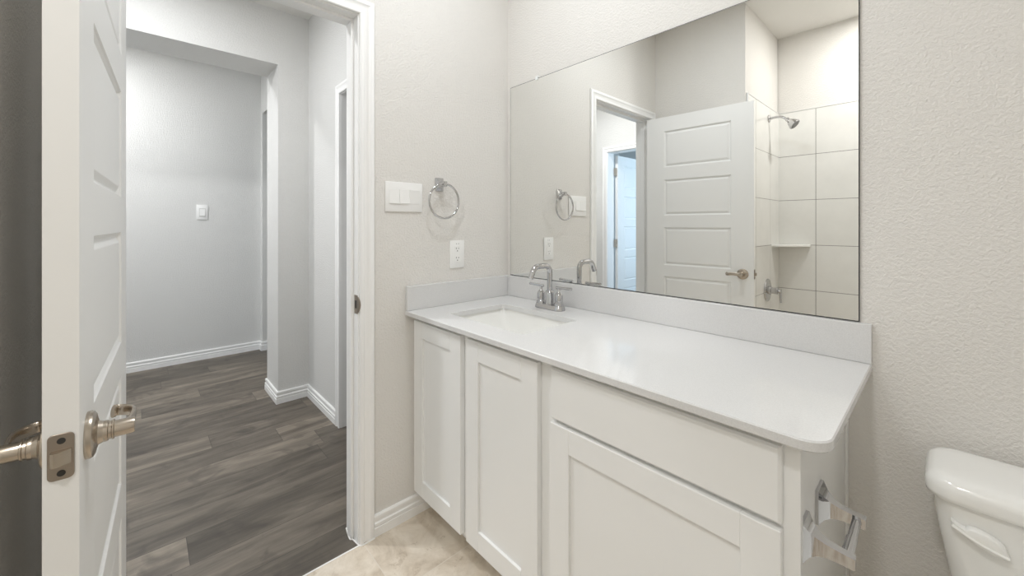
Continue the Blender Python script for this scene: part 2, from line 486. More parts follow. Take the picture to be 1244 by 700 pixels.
bm = baseboard(BM(), [(0.0, YJ0 + 0.062), (0.0, -0.4575)], -1)
struct('baseboard_left', bm, M_TRIM, 'short white moulded baseboard between bathroom door casing and vanity', 'baseboard', 25)
bm = baseboard(BM(), [(1.375, 0.0), (2.16, 0.0), (2.16, -1.57)], -1)
struct('baseboard_right', bm, M_TRIM, 'white baseboard behind the toilet', 'baseboard', 25)
bm = baseboard(BM(), [(0.0, YJ1 - 0.062), (0.0, -1.57), (0.635, -1.57)], 1)
struct('baseboard_front', bm, M_TRIM, 'white baseboard behind the open bathroom door', 'baseboard', 25)
bm = baseboard(BM(), [(-1.0065, AY), (SX1, AY), (SX1, -0.70), (SX0, -0.70), (SX0, -0.52)], 1)
struct('baseboard_hall_right', bm, M_TRIM, 'white stepped baseboard wrapping the hallway wall end', 'baseboard', 25)
bm = baseboard(BM(), [(HX, -2.45), (HX, -0.52), (NX, -0.52), (NX, 0.6)], -1)
struct('baseboard_hall_far', bm, M_TRIM, 'long white baseboard along the far hallway wall', 'baseboard', 25)
bm = baseboard(BM(), [(BX0 - 0.062, -2.45), (HX, -2.45)], -1)
struct('baseboard_hall_left', bm, M_TRIM, 'white baseboard on the hallway wall beside the daylit room', 'baseboard', 25)
bm = box((0.006, YJ1, -0.002), (0.0125, YJ0, 0.0012), 0.0005, 1)
bm2 = BM()
add_tube(bm2, smooth_path([(-0.114, YJ0 - 0.001, 0.0), (-0.05, YJ0 - 0.0115, 0.0), (-0.036, YJ0 - 0.004, 0.0), (0.0, YJ0 + 0.001, 0.0), (0.015, YJ0 + 0.006, 0.0), (0.017, YJ0 + 0.03, 0.0), (0.016, YJ0 + 0.061, 0.0)], 5), 0.0028, 8)
merge(bm, bm2)
struct('trim_caulk_line', bm, M_CAULK, 'rough white caulk line at the foot of the door jamb', 'caulk')

# ------------------------------------------------------------------ five-panel doors
PANELS = [(1.648, 1.912), (1.297, 1.558), (0.937, 1.210), (0.585, 0.855), (0.225, 0.500)]
def door_leaf(wd, ht, th, z0=0.008, sides=(0.130, 0.130)):
    """leaf in local coordinates: x 0..wd from hinge to latch, y 0..-th (front face at y=0), z z0..ht"""
    bm = BM(); xs = [0.0, sides[0], wd - sides[1], wd]
    zs = [z0] + [v for a, b in reversed(PANELS) for v in (a, b)] + [ht]
    for face in (0, 1):
        sg = 1 if face == 0 else -1; y0 = 0.0 if face == 0 else -th
        def V(x, d, z): return bm.verts.new((x, y0 - sg*d, z))
        for i in range(3):
            for j in range(len(zs) - 1):
                x0, x1, a, b = xs[i], xs[i+1], zs[j], zs[j+1]
                if i == 1 and j % 2 == 1:
                    rings = []
                    for ins, d in ((0, 0), (0.0015, 0.0035), (0.0085, 0.0090), (0.0120, 0.0090), (0.0230, 0.0030), (0.0250, 0.0024)):
                        rings.append([V(x0+ins, d, a+ins), V(x1-ins, d, a+ins), V(x1-ins, d, b-ins), V(x0+ins, d, b-ins)])
                    for A, B in zip(rings, rings[1:]):
                        for k in range(4): bm.faces.new((A[k], A[(k+1) % 4], B[(k+1) % 4], B[k]))
                    bm.faces.new(rings[-1])
                else:
                    bm.faces.new((V(x0, 0, a), V(x1, 0, a), V(x1, 0, b), V(x0, 0, b)))
    c = [(0, 0), (wd, 0), (wd, -th), (0, -th)]
    lo = [bm.verts.new((x, y, z0)) for x, y in c]; hi = [bm.verts.new((x, y, ht)) for x, y in c]
    for k in (1, 3): bm.faces.new((lo[k], lo[(k+1) % 4], hi[(k+1) % 4], hi[k]))
    bm.faces.new(lo); bm.faces.new(hi)
    bmesh.ops.remove_doubles(bm, verts=bm.verts, dist=1e-5)
    bmesh.ops.recalc_face_normals(bm, faces=bm.faces)
    return bm
def lever_set(sg):
    """lever handle about local origin on the door face, pointing out along +y*sg, lever running to -x"""
    ros = BM()
    A = TO_PY if sg > 0 else TO_NY
    add_lathe(ros, [(0.0, 0.0), (0.0335, 0.0), (0.0340, 0.004), (0.0325, 0.0075), (0.029, 0.0095), (0.024, 0.0105), (0.0175, 0.0125), (0.0150, 0.018), (0.0, 0.018)], 40, A)
    lev = BM()
    add_lathe(lev, [(0.0, 0.017), (0.0150, 0.017), (0.0155, 0.020), (0.0150, 0.0225), (0.0135, 0.0235), (0.0135, 0.0265), (0.0145, 0.0275), (0.0145, 0.029),
                    (0.0124, 0.030), (0.0122, 0.0495), (0.0112, 0.0525), (0.0, 0.0535)], 28, A)
    pts = [(0.000, 0.0410, 0.0), (-0.014, 0.0450, 0.0), (-0.034, 0.0475, 0.0010), (-0.056, 0.0480, 0.0005), (-0.075, 0.0440, -0.0020),
           (-0.087, 0.0360, -0.0030), (-0.090, 0.0265, -0.0020), (-0.084, 0.0205, -0.0010)]
    sp_ = smooth_path([(x, y*sg, z) for x, y, z in pts], 6)
    n_ = len(sp_)
    rr = [0.0037 + 0.0008*max(0.0, 1 - 5*i/(n_-1)) + (0.0006 if i/(n_-1) > 0.9 else 0.0) for i in range(n_)]
    rr[-1] *= 0.7
    add_tube(lev, sp_, rr, 18, sx=2.5)
    return ros, lev

# bathroom door, open into the room
WD, TH = 0.708, 0.034
hinge = Vector((0.0115, -1.4200, 0.0)); latch = Vector((0.7195, -1.4525, 0.0))
ang = math.atan2(latch.y - hinge.y, latch.x - hinge.x)
DM = Tr(*hinge) @ Rz(ang)
door = thing('door_1', 'white five panel bathroom door standing open, with nickel lever handle', 'door', (hinge.x, hinge.y, 0), None, 'structure')
bm = door_leaf(WD, 2.016, TH); bmesh.ops.transform(bm, matrix=DM, verts=bm.verts)
leaf = part('door_leaf', bm, M_DOOR, door, angle=3)
LX, LZ = 0.646, 0.913
for sg, nm in ((1, 'lever facing the doorway'), (-1, 'lever behind the door')):
    ros, lev = lever_set(sg)
    M_ = DM @ Tr(LX, 0.0 if sg > 0 else -TH, LZ)
    for b in (ros, lev): bmesh.ops.transform(b, matrix=M_, verts=b.verts)
    rp = part('door_handle', lev, M_NICKEL, door, 'satin nickel ' + nm)
    part('rosette', ros, M_NICKEL, rp)
# latch face plate on the door edge (edge plane local x = WD)
bm = BM()
out = rrect(-0.0295, 0.884, -0.0045, 0.946, 0.006, 5)
add_loft(bm, [[(WD + 0.0004, y, z) for y, z in out], [(WD + 0.0016, y, z) for y, z in out], [(WD + 0.0020, -0.017 + (y + 0.017)*0.97, 0.915 + (z - 0.915)*0.985) for y, z in out]])
bmesh.ops.transform(bm, matrix=DM, verts=bm.verts)
plate = part('latch_plate', bm, M_STEEL, door, 'nickel latch plate on the door edge')
bm = BM()
prof = [(0.0, -0.0095), (0.0, 0.0095), (0.003, 0.0095), (0.0105, -0.002), (0.0105, -0.0065), (0.0085, -0.0095)]
add_loft(bm, [[(WD + 0.0015 + a, -0.0165 + b, z) for a, b in prof] for z in (0.9055, 0.9245)])
bmesh.ops.transform(bm, matrix=DM, verts=bm.verts)
part('latch_bolt', bm, M_NICKEL, plate)
bm = BM()
for z in (0.893, 0.9365):
    add_lathe(bm, [(0.0, 0.0), (0.0042, 0.0), (0.0042, 0.0009), (0.0, 0.0009)], 18, Tr(WD + 0.0017, -0.0165, z) @ TO_PX)
bmesh.ops.transform(bm, matrix=DM, verts=bm.verts)
part('screw', bm, M_DARK, plate, 'dark plate screws')
for z in (0.20, 1.02, 1.83):
    bm = BM()
    add_lathe(bm, [(0.0, 0.0), (0.006, 0.0), (0.006, 0.09), (0.0, 0.09)], 14, DM @ Tr(-0.004, -TH - 0.004, z - 0.045))
    add_box(bm, (-0.0006, -TH - 0.001, z - 0.045), (0.0, -0.004, z + 0.045), 0, 1, DM)
    part('hinge', bm, M_NICKEL, door)

# door of the daylit room, swung in against its jamb
door2 = thing('door_2', 'white five panel door in bluish daylight beyond the hallway, seen in the mirror', 'door', (BX0 + 0.03, -2.60, 0), None, 'structure')
D2 = Tr(BX0 + 0.040, -2.590, 0) @ Rz(-PI/2)
bm = door_leaf(0.708, 2.016, TH); bmesh.ops.transform(bm, matrix=D2 @ Matrix.Diagonal((1, 1, 1, 1)), verts=bm.verts)
part('door_leaf', bm, M_DOOR, door2, angle=3)
for z in (0.20, 1.02, 1.83):
    bm = BM()
    add_lathe(bm, [(0.0, 0.0), (0.007, 0.0), (0.007, 0.09), (0.0, 0.09)], 14, Tr(BX0 + 0.012, -2.578, z - 0.045))
    add_box(bm, (BX0 + 0.004, -2.585, z - 0.045), (BX0 + 0.03, -2.572, z + 0.045))
    part('hinge', bm, M_NICKEL, door2)

# ------------------------------------------------------------------ vanity
ZC, D, L, TS = 0.8697, 0.5818, 1.4051, 0.0182
CT = 0.020
FY, DY = -0.5375, -0.5570                       # face frame plane and door fronts
VX0, VX1, VXF = 0.0, 1.3515, 1.3585
van = thing('vanity_cabinet', 'long white shaker vanity cabinet under the quartz countertop', 'cabinet', (0.68, -0.28, 0))
KZ = 0.112
bm = BM()
zt = ZC - CT
for lo, hi in (((VX1 - 0.018, FY + 0.018, 0.0), (VX1, -0.001, zt)), ((0.001, FY + 0.018, KZ), (0.018, -0.001, zt)), ((0.018, FY + 0.018, KZ), (VX1 - 0.018, -0.001, KZ + 0.018)),
               ((0.018, -0.010, KZ + 0.018), (VX1 - 0.018, -0.001, zt))):
    add_box(bm, lo, hi, 0.0008, 1)
part('cabinet_body', bm, M_CAB, van)
bm = BM()
for lo, hi in (((0.001, FY, KZ), (0.045, FY + 0.018, zt)), ((0.345, FY, KZ), (0.410, FY + 0.018, zt)), ((0.720, FY, KZ), (0.800, FY + 0.018, zt)), ((1.318, FY, KZ), (VXF, FY + 0.018, zt)),
               *(((a, FY, z0), (b, FY + 0.018, z1)) for a, b in ((0.045, 0.345), (0.410, 0.720), (0.800, 1.318)) for z0, z1 in ((zt - 0.04, zt), (KZ, KZ + 0.035))),
               ((0.80, FY, 0.665), (1.318, FY + 0.018, 0.705))):
    add_box(bm, lo, hi, 0.0006, 1)
part('face_frame', bm, M_CAB, van)
part('toe_kick', box((0.002, -0.4575, 0.0), (VX1 - 0.018, -0.4400, KZ)), M_CAB, van)
bm = box((VX1, -0.020, 0.0), (VX1 + 0.0065, -0.0005, zt - 0.002), 0.0015, 1)
part('scribe_molding', bm, M_CAB, van)
def shaker(x0, x1, z0, z1, st=0.065):
    bm = BM()
    add_box(bm, (x0, DY, z0), (x0 + st, FY - 0.0008, z1), 0.0012, 1); add_box(bm, (x1 - st, DY, z0), (x1, FY - 0.0008, z1), 0.0012, 1)
    add_box(bm, (x0 + st, DY, z0), (x1 - st, FY - 0.0008, z0 + st), 0.0012, 1); add_box(bm, (x0 + st, DY, z1 - st), (x1 - st, FY - 0.0008, z1), 0.0012, 1)
    return bm, box((x0 + st - 0.004, DY + 0.0085, z0 + st - 0.004), (x1 - st + 0.004, FY - 0.004, z1 - st + 0.004))
for (x0, x1, z0, z1, st, lb) in ((0.0315, 0.3605, 0.122, 0.832, 0.066, 'narrow door nearest the doorway'), (0.3935, 0.7375, 0.122, 0.832, 0.068, 'middle door under the sink'),
                             (0.786, 1.333, 0.122, 0.681, 0.066, 'wide door under the drawer')):
    f, p = shaker(x0, x1, z0, z1, st)
    d = part('cabinet_door', f, M_CAB, van, lb)
    part('door_panel', p, M_CAB, d)
bm = BM()
c = [(0.786, 0.692), (1.333, 0.692), (1.333, 0.832), (0.786, 0.832)]
def inset(d): return [(0.786 + d, 0.692 + d), (1.333 - d, 0.692 + d), (1.333 - d, 0.832 - d), (0.786 + d, 0.832 - d)]
add_loft(bm, [[(x, FY - 0.0008, z) for x, z in c], [(x, DY + 0.005, z) for x, z in c], [(x, DY, z) for x, z in inset(0.0045)]])
part('drawer_front', bm, M_CAB, van, 'flat slab drawer front')

# countertop with sink cut-out, one slab plus splashes
SK = (0.171, -0.4745, 0.5945, -0.1835)
ctop = thing('countertop', 'glossy white quartz countertop with low backsplash on the vanity', 'countertop', (L/2, -D/2, ZC - CT))
def slab_with_hole():
    bm = BM()
    RC, E_ = 0.045, 0.0025
    def outline(ins):
        x0, y0, x1, y1 = 0.0005 + ins*0, -D + ins, L - ins, -0.0005
        o = [(x0, y1), (x0, y0)]
        r = RC - ins
        for i in range(9):
            a = -PI/2 + PI/2*i/8
            o.append((x1 - r + r*math.cos(a), y0 + r + r*math.sin(a)))
        o.append((x1, y1)); return o
    hole = rrect(*SK, 0.018, 6)
    hole_top = rrect(SK[0]-0.001, SK[1]-0.001, SK[2]+0.001, SK[3]+0.001, 0.019, 6)
    for z, ins, hl, flip in ((ZC, E_, hole_top, False), (ZC - CT, E_, hole, True)):
        o = [bm.verts.new((x, y, z)) for x, y in outline(ins)]; h = [bm.verts.new((x, y, z)) for x, y in hl]
        eo = [bm.edges.new((o[i], o[(i+1) % len(o)])) for i in range(len(o))]; eh = [bm.edges.new((h[i], h[(i+1) % len(h)])) for i in range(len(h))]
        bmesh.ops.triangle_fill(bm, edges=eo + eh, use_beauty=True)
        if not flip: To, Th = o, h
        else: Bo, Bh = o, h
    m1 = [bm.verts.new((x, y, ZC - E_)) for x, y in outline(0)]; m2 = [bm.verts.new((x, y, ZC - CT + E_)) for x, y in outline(0)]
    hm = [bm.verts.new((x, y, ZC - 0.001)) for x, y in hole]
    def bridge(A, B):
        k = len(A)
        for i in range(k): bm.faces.new((A[i], A[(i+1) % k], B[(i+1) % k], B[i]))
    bridge(To, m1); bridge(m1, m2); bridge(m2, Bo); bridge(Th, hm); bridge(hm, Bh)
    bmesh.ops.recalc_face_normals(bm, faces=bm.faces)
    return bm
part('counter_slab', slab_with_hole(), M_QUARTZ, ctop)
part('backsplash', box((0.0005, -TS, ZC + 0.0003), (L, -0.0005, ZC + 0.102), 0.0012, 1), M_QUARTZ, ctop)
part('side_splash', box((0.0005, -D + 0.001, ZC + 0.0003), (TS, -TS - 0.0004, ZC + 0.102), 0.0012, 1), M_QUARTZ, ctop)

# undermount basin
sink = thing('sink_basin', 'white rectangular undermount sink let into the countertop', 'sink', (0.382, -0.329, 0.70))
bm = BM(); zr = ZC - CT - 0.0005
cx, cyy = (SK[0] + SK[2]) / 2, (SK[1] + SK[3]) / 2
def ring(dx0, dy0, z, r, k=6): 
    return [(x, y, z) for x, y in rrect(SK[0] + dx0, SK[1] + dy0, SK[2] - dx0, SK[3] - dy0, r, k)]
inner = [ring(-0.006, -0.006, zr, 0.020), ring(-0.004, -0.004, zr - 0.010, 0.024), ring(0.006, 0.004, zr - 0.035, 0.032), ring(0.030, 0.018, zr - 0.085, 0.042), ring(0.050, 0.034, zr - 0.112, 0.050),
         ring(0.085, 0.065, zr - 0.124, 0.05), ring(0.150, 0.105, zr - 0.129, 0.035)]
outer = [ring(0.140, 0.095, zr - 0.140, 0.04), ring(0.040, 0.025, zr - 0.128, 0.05), ring(-0.006, -0.008, zr - 0.040, 0.036), ring(-0.012, -0.012, zr - 0.014, 0.03), ring(-0.024, -0.024, zr - 0.012, 0.03), ring(-0.024, -0.024, zr, 0.03)]
b = BM(); seq = inner + outer
R = [[b.verts.new(p) for p in r] for r in seq]
def bridge2(A, B):
    k = len(A)
    for i in range(k): b.faces.new((A[i], A[(i+1) % k], B[(i+1) % k], B[i]))
for A, B in zip(R[:len(inner)], R[1:len(inner)]): bridge2(A, B)
b.faces.new(R[len(inner)-1])
for A, B in zip(R[len(inner):], R[len(inner)+1:]): bridge2(A, B)
b.faces.new(R[len(inner)]); bridge2(R[-1], R[0])
bmesh.ops.recalc_face_normals(b, faces=b.faces)
part('basin', b, M_PORC, sink, angle=60)
bm = BM(); add_lathe(bm, [(0.0, 0.003), (0.017, 0.003), (0.019, 0.0045), (0.022, 0.004), (0.023, 0.001), (0.023, -0.002), (0, -0.002)], 28, Tr(cx, cyy, zr - 0.129))
part('drain', bm, M_CHROME, sink, 'chrome drain')

# faucet: centre-set with two lever handles and a high arc spout
FX, FYY = 0.385, -0.108
fau = thing('faucet', 'chrome two handle faucet with high arc spout behind the sink', 'faucet', (FX, FYY, ZC))
bm = BM()
o0 = rrect(FX - 0.077, FYY - 0.0265, FX + 0.077, FYY + 0.0265, 0.0262, 10)
def sc(o, s, t): return [(FX + (x - FX)*s, FYY + (y - FYY)*t) for x, y in o]
add_loft(bm, [[(x, y, ZC + 0.0002) for x, y in o0], [(x, y, ZC + 0.006) for x, y in o0], [(x, y, ZC + 0.010) for x, y in sc(o0, 0.985, 0.94)], [(x, y, ZC + 0.018) for x, y in sc(o0, 0.96, 0.86)], [(x, y, ZC + 0.020) for x, y in sc(o0, 0.94, 0.80)]])
part('base', bm, M_CHROME, fau)
bm = BM()
add_lathe(bm, [(0.0, 0.018), (0.0195, 0.018), (0.0195, 0.024), (0.0180, 0.026), (0.0180, 0.068), (0.0195, 0.071), (0.0175, 0.076), (0.0125, 0.0795), (0.0, 0.08)], 28, Tr(FX, FYY, ZC))
pts = [(FX, FYY, ZC + 0.078), (FX, FYY, ZC + 0.150)]
for i in range(1, 9):
    a = PI/2*i/8; pts.append((FX, FYY - 0.030*(1 - math.cos(a)), ZC + 0.155 + 0.030*math.sin(a)))
pts += [(FX, FYY - 0.060, ZC + 0.186)]
for i in range(1, 9):
    a = math.radians(68)*i/8; pts.append((FX, FYY - 0.070 - 0.038*math.sin(a), ZC + 0.148 + 0.038*math.cos(a)))
pts.append((FX, FYY - 0.117, ZC + 0.138))
add_tube(bm, pts, 0.0116, 20, up=(1, 0, 0))
spout = part('spout', bm, M_CHROME, fau)
for sg in (-1, 1):
    hx = FX + sg*0.0508
    bm = BM()
    add_lathe(bm, [(0.0, 0.018), (0.0205, 0.018), (0.0205, 0.024), (0.0192, 0.0265), (0.0192, 0.030), (0.0172, 0.032), (0.0172, 0.062), (0.0150, 0.068), (0.0090, 0.0745), (0.0062, 0.079), (0.0062, 0.092), (0.0, 0.092)], 28, Tr(hx, FYY, ZC))
    hb = part('handle', bm, M_CHROME, fau)
    bm = BM()
    add_lathe(bm, [(0.0, -0.014), (0.0056, -0.014), (0.0064, -0.012), (0.0060, 0.058), (0.0068, 0.060), (0.0068, 0.066), (0.0, 0.067)], 16, Tr(hx, FYY, ZC + 0.0945) @ Ry(sg*PI/2*0.985))
    part('lever', bm, M_CHROME, hb)

# ------------------------------------------------------------------ wall mirror
mir = thing('wall_mirror', 'large frameless wall mirror above the vanity backsplash', 'mirror', (0.70, -0.003, ZC + 0.103))
mx0, mx1, mz0, mz1 = 0.0242, 1.3804, ZC + 0.1035, 1.9279
bm = BM()
add_loft(bm, [[(x, y, z) for x, z in ((mx0+d, mz0+d), (mx1-d, mz0+d), (mx1-d, mz1-d), (mx0+d, mz1-d))] for y, d in ((-0.0006, 0), (-0.0052, 0), (-0.0060, 0.0021))])
bm.normal_update()
for f in bm.faces:
    f.material_index = 0 if f.normal.y < -0.99 else 1
part('glass', bm, [M_MIRROR, M_MEDGE], mir, angle=4)
for x in (0.2126, 1.19):
    bm = box((x - 0.008, -0.0100, 1.919), (x + 0.008, -0.0066, 1.936), 0.0012, 1)
    add_box(bm, (x - 0.008, -0.0095, 1.929), (x + 0.008, -0.0004, 1.938), 0.001, 1)
    part('mirror_clip', bm, M_CLEAR, mir, 'clear plastic clip')

# ------------------------------------------------------------------ switch plate, outlet, towel ring on the left wall
sw = thing('light_switch', 'white three gang rocker switch plate left of the towel ring', 'light switch', (0, -0.587, 1.344))
part('plate', box((0.0003, -0.671, 1.283), (0.0065, -0.503, 1.405), 0.0022, 2), M_PLAST, sw)
bm = BM()
for k in range(2): add_box(bm, (0.005, 0, 0), (0.0052, 0.001, 0.001))
bm.free()
for k in range(3):
    y0 = -0.6555 + 0.0457*k
    b = BM(); d0, d1 = (0.0072, 0.0112) if k < 2 else (0.0112, 0.0072)
    z0, z1, zm = 1.3155, 1.3755, 1.3455
    pr_ = [(0.0058, z0), (d1, z0 + 0.001), (0.0088, zm), (d0, z1 - 0.001), (0.0058, z1)]
    add_loft(b, [[(x, y0 + 0.0006, z) for x, z in pr_], [(x, y0 + 0.0451, z) for x, z in pr_]])
    part('rocker', b, M_PLAST, sw, angle=12)

ol = thing('electrical_outlet', 'white duplex outlet plate below the towel ring', 'outlet', (0, -0.321, 1.094))
part('plate', box((0.0003, -0.3605, 1.030), (0.0062, -0.2815, 1.157), 0.0022, 2), M_PLAST, ol)
bm = box((0.0055, -0.3380, 1.056), (0.0078, -0.3045, 1.132), 0.0009, 1)
rec = part('receptacle', bm, M_PLAST, ol)
for z in (1.1145, 1.0715):
    bm = BM()
    add_box(bm, (0.0072, -0.3288, z + 0.002), (0.00815, -0.3268, z + 0.010)); add_box(bm, (0.0072, -0.3160, z + 0.002), (0.00815, -0.3140, z + 0.009))
    add_lathe(bm, [(0, 0), (0.0026, 0), (0.0026, 0.0009), (0, 0.0009)], 12, Tr(0.0073, -0.3214, z - 0.006) @ TO_PX)
    part('socket_slots', bm, M_DARK, rec, 'dark plug slots')
bm = BM()
for y in (-0.326, -0.314): add_lathe(bm, [(0, 0), (0.0018, 0), (0.0018, 0.001), (0, 0.001)], 12, Tr(0.0056, y, 1.1415) @ TO_PX)
part('indicator', bm, M_DARK, ol, 'tiny dark marks above the sockets')

tr = thing('towel_ring', 'round chrome towel ring hanging beside the switch plate', 'towel ring', (0, -0.416, 1.41))
bm = BM()
TY, TZ = -0.416, 1.4075
o1 = rrect(TY - 0.021, TZ - 0.030, TY + 0.021, TZ + 0.030, 0.004, 3)
def s2(o, s, t): return [(TY + (y - TY)*s, TZ + (z - TZ)*t) for y, z in o]
add_loft(bm, [[(0.0004, y, z) for y, z in o1], [(0.004, y, z) for y, z in o1], [(0.007, y, z) for y, z in s2(o1, 0.94, 0.95)], [(0.015, y, z) for y, z in s2(o1, 0.62, 0.55)],
              [(0.028, y, z) for y, z in s2(o1, 0.45, 0.36)], [(0.040, y, z) for y, z in s2(o1, 0.42, 0.36)], [(0.052, y, z) for y, z in s2(o1, 0.44, 0.38)], [(0.054, y, z) for y, z in s2(o1, 0.40, 0.34)]])
part('mount', bm, M_CHROME, tr)
bm = BM(); RR = 0.0755; cz_ = TZ - RR + 0.001
pts = [(0.044 - 0.0*math.cos(2*PI*i/64), -0.438 + RR*math.sin(2*PI*i/64) + 0.0, cz_ + RR*math.cos(2*PI*i/64)) for i in range(64)]
pts = [(x, y + 0.022 - 0.022, z) for x, y, z in pts]
add_tube(bm, [(x, y + 0.022, z) for x, y, z in pts], 0.0048, 12, closed=True, up=(1, 0, 0))
part('ring', bm, M_CHROME, tr)

# ------------------------------------------------------------------ toilet paper holder on the vanity end
tp = thing('toilet_paper_holder', 'empty chrome toilet paper holder on the vanity end panel', 'paper holder', (VX1, -0.42, 0.65))
ends = []
for y in (-0.487, -0.352):
    bm = BM(); z0 = 0.650
    def sec(x, hy, ht, hb): return [(x, y - hy, z0 - hb), (x, y + hy, z0 - hb), (x, y + hy, z0 + ht), (x, y - hy, z0 + ht)]
    add_loft(bm, [sec(VX1 + 0.0003, 0.0265, 0.0345, 0.0345), sec(VX1 + 0.0055, 0.0265, 0.0345, 0.0345), sec(VX1 + 0.0075, 0.0235, 0.0310, 0.0310), sec(VX1 + 0.014, 0.0175, 0.0215, 0.0235),
                  sec(VX1 + 0.024, 0.0125, 0.0135, 0.0180), sec(VX1 + 0.036, 0.0095, 0.0085, 0.0155), sec(VX1 + 0.055, 0.0085, 0.0055, 0.0150), sec(VX1 + 0.074, 0.0085, 0.0040, 0.0150), sec(VX1 + 0.0755, 0.0080, 0.0030, 0.0140)])
    part('post', bm, M_CHROME, tp, angle=25)
bm = BM()
add_tube(bm, [(VX1 + 0.0625, -0.480, 0.6445), (VX1 + 0.0625, -0.425, 0.6445)], 0.0092, 20)
add_tube(bm, [(VX1 + 0.0625, -0.425, 0.6445), (VX1 + 0.0625, -0.359, 0.6445)], 0.0078, 20)
part('roller', bm, M_CHROME, tp)

# ------------------------------------------------------------------ toilet
TX0, TX1 = 1.503, 1.945
tc = (TX0 + TX1) / 2
toi = thing('toilet', 'white two piece toilet with tank against the textured wall', 'toilet', (tc, -0.35, 0))
def sect(x0, y0, x1, y1, r, z, k=7): return [(x, y, z) for x, y in rrect(x0, y0, x1, y1, r, k)]
bm = BM()
add_loft(bm, [sect(TX0 + 0.060, -0.178, TX1 - 0.060, -0.036, 0.045, 0.372), sect(TX0 + 0.050, -0.186, TX1 - 0.050, -0.032, 0.045, 0.40), sect(TX0 + 0.034, -0.197, TX1 - 0.034, -0.030, 0.040, 0.52),
              sect(TX0 + 0.018, -0.204, TX1 - 0.018, -0.028, 0.034, 0.62), sect(TX0 + 0.013, -0.206, TX1 - 0.013, -0.027, 0.032, 0.6735)])
part('tank', bm, M_PORC, toi, angle=50)
bm = BM()
zl = 0.674
def lid(ins, z, r): return sect(TX0 + ins, -0.2165 + ins, TX1 - ins, -0.022 - ins*0.7, max(r - ins*0.4, 0.015), z, 8)
add_loft(bm, [lid(0.008, zl, 0.042), lid(0.001, zl + 0.004, 0.044), lid(0.0, zl + 0.012, 0.045), lid(0.0, zl + 0.024, 0.045), lid(0.002, zl + 0.032, 0.045), lid(0.007, zl + 0.0395, 0.044), lid(0.0155, zl + 0.0445, 0.042), lid(0.028, zl + 0.0465, 0.040), lid(0.05, zl + 0.0475, 0.035), lid(0.085, zl + 0.048, 0.03)])
part('tank_lid', bm, M_PORC, toi, angle=60)
# flush lever: blade tip at left, domed boss at right
bm = BM(); fy = -0.2055
n_ = 24; topc, botc = [], []
xa, xb = TX0 + 0.037, TX0 + 0.111
up_, dn_ = [], []
for i in range(n_ + 1):
    t = i/n_; x = xa + (xb - xa)*t
    dome = 0.0125*max(0.0, 1 - ((t - 0.63)/0.37)**2)**0.55 if t > 0.26 else 0.0
    top = 0.6420 - 0.0215*t + 0.004*math.exp(-t*9) + dome
    bot = 0.6365 - 0.0295*t + 0.0035*math.sin(PI*t)*-2.2
    if t > 0.9:
        q_ = (t - 0.9)/0.1; mid = 0.613; top = top + (mid - top)*q_**2*0.85; bot = bot + (mid - bot)*q_**2*0.6
    up_.append((x, top)); dn_.append((x, bot))
outl = up_ + dn_[::-1]
mx = sum(p[0] for p in outl)/len(outl); mz = sum(p[1] for p in outl)/len(outl)
def lv(y, s): return [(mx + (x - mx)*s, y, mz + (z - mz)*s) for x, z in outl]
add_loft(bm, [lv(fy, 0.97), lv(fy - 0.006, 1.0), lv(fy - 0.013, 1.0), lv(fy - 0.0165, 0.95), lv(fy - 0.0178, 0.84)])
lever_ = part('flush_lever', bm, M_PORC, toi, angle=45)
bm = BM()
rib = []
for i in range(n_ + 1):
    t = i/n_; rib.append((xa + (xb - xa)*t*0.97 + 0.001, fy - 0.0172, 0.6385 - 0.0255*t - 0.0045*math.sin(PI*t)))
add_tube(bm, rib, 0.0030, 10)
part('lever_ridge', bm, M_PORC, lever_)
bm = BM()
def ell(cx_, cy0, rx, ryf, ryb, z, k=36):
    o = []
    for i in range(k):
        a = 2*PI*i/k; c_, s_ = math.cos(a), math.sin(a)
        o.append((cx_ + rx*c_, cy0 + (ryf if s_ < 0 else ryb)*s_, z))
    return o
add_loft(bm, [ell(tc, -0.36, 0.118, 0.20, 0.24, 0.0), ell(tc, -0.36, 0.112, 0.20, 0.24, 0.03), ell(tc, -0.36, 0.100, 0.17, 0.22, 0.13), ell(tc, -0.37, 0.115, 0.20, 0.22, 0.22), ell(tc, -0.39, 0.165, 0.27, 0.24, 0.31),
              ell(tc, -0.40, 0.182, 0.30, 0.26, 0.355), ell(tc, -0.40, 0.184, 0.305, 0.28, 0.375), ell(tc, -0.40, 0.180, 0.300, 0.27, 0.385)])
part('bowl', bm, M_PORC, toi, angle=60)
bm = BM()
add_loft(bm, [ell(tc, -0.41, 0.186, 0.30, 0.19, 0.386), ell(tc, -0.41, 0.190, 0.305, 0.195, 0.395), ell(tc, -0.41, 0.188, 0.303, 0.193, 0.404)])
part('seat', bm, M_PORC, toi, angle=60)
bm = BM()
add_loft(bm, [ell(tc, -0.41, 0.187, 0.302, 0.192, 0.405), ell(tc, -0.41, 0.190, 0.305, 0.195, 0.414), ell(tc, -0.41, 0.182, 0.297, 0.187, 0.424), ell(tc, -0.41, 0.14, 0.25, 0.15, 0.429)])
part('seat_lid', bm, M_PORC, toi, angle=60)

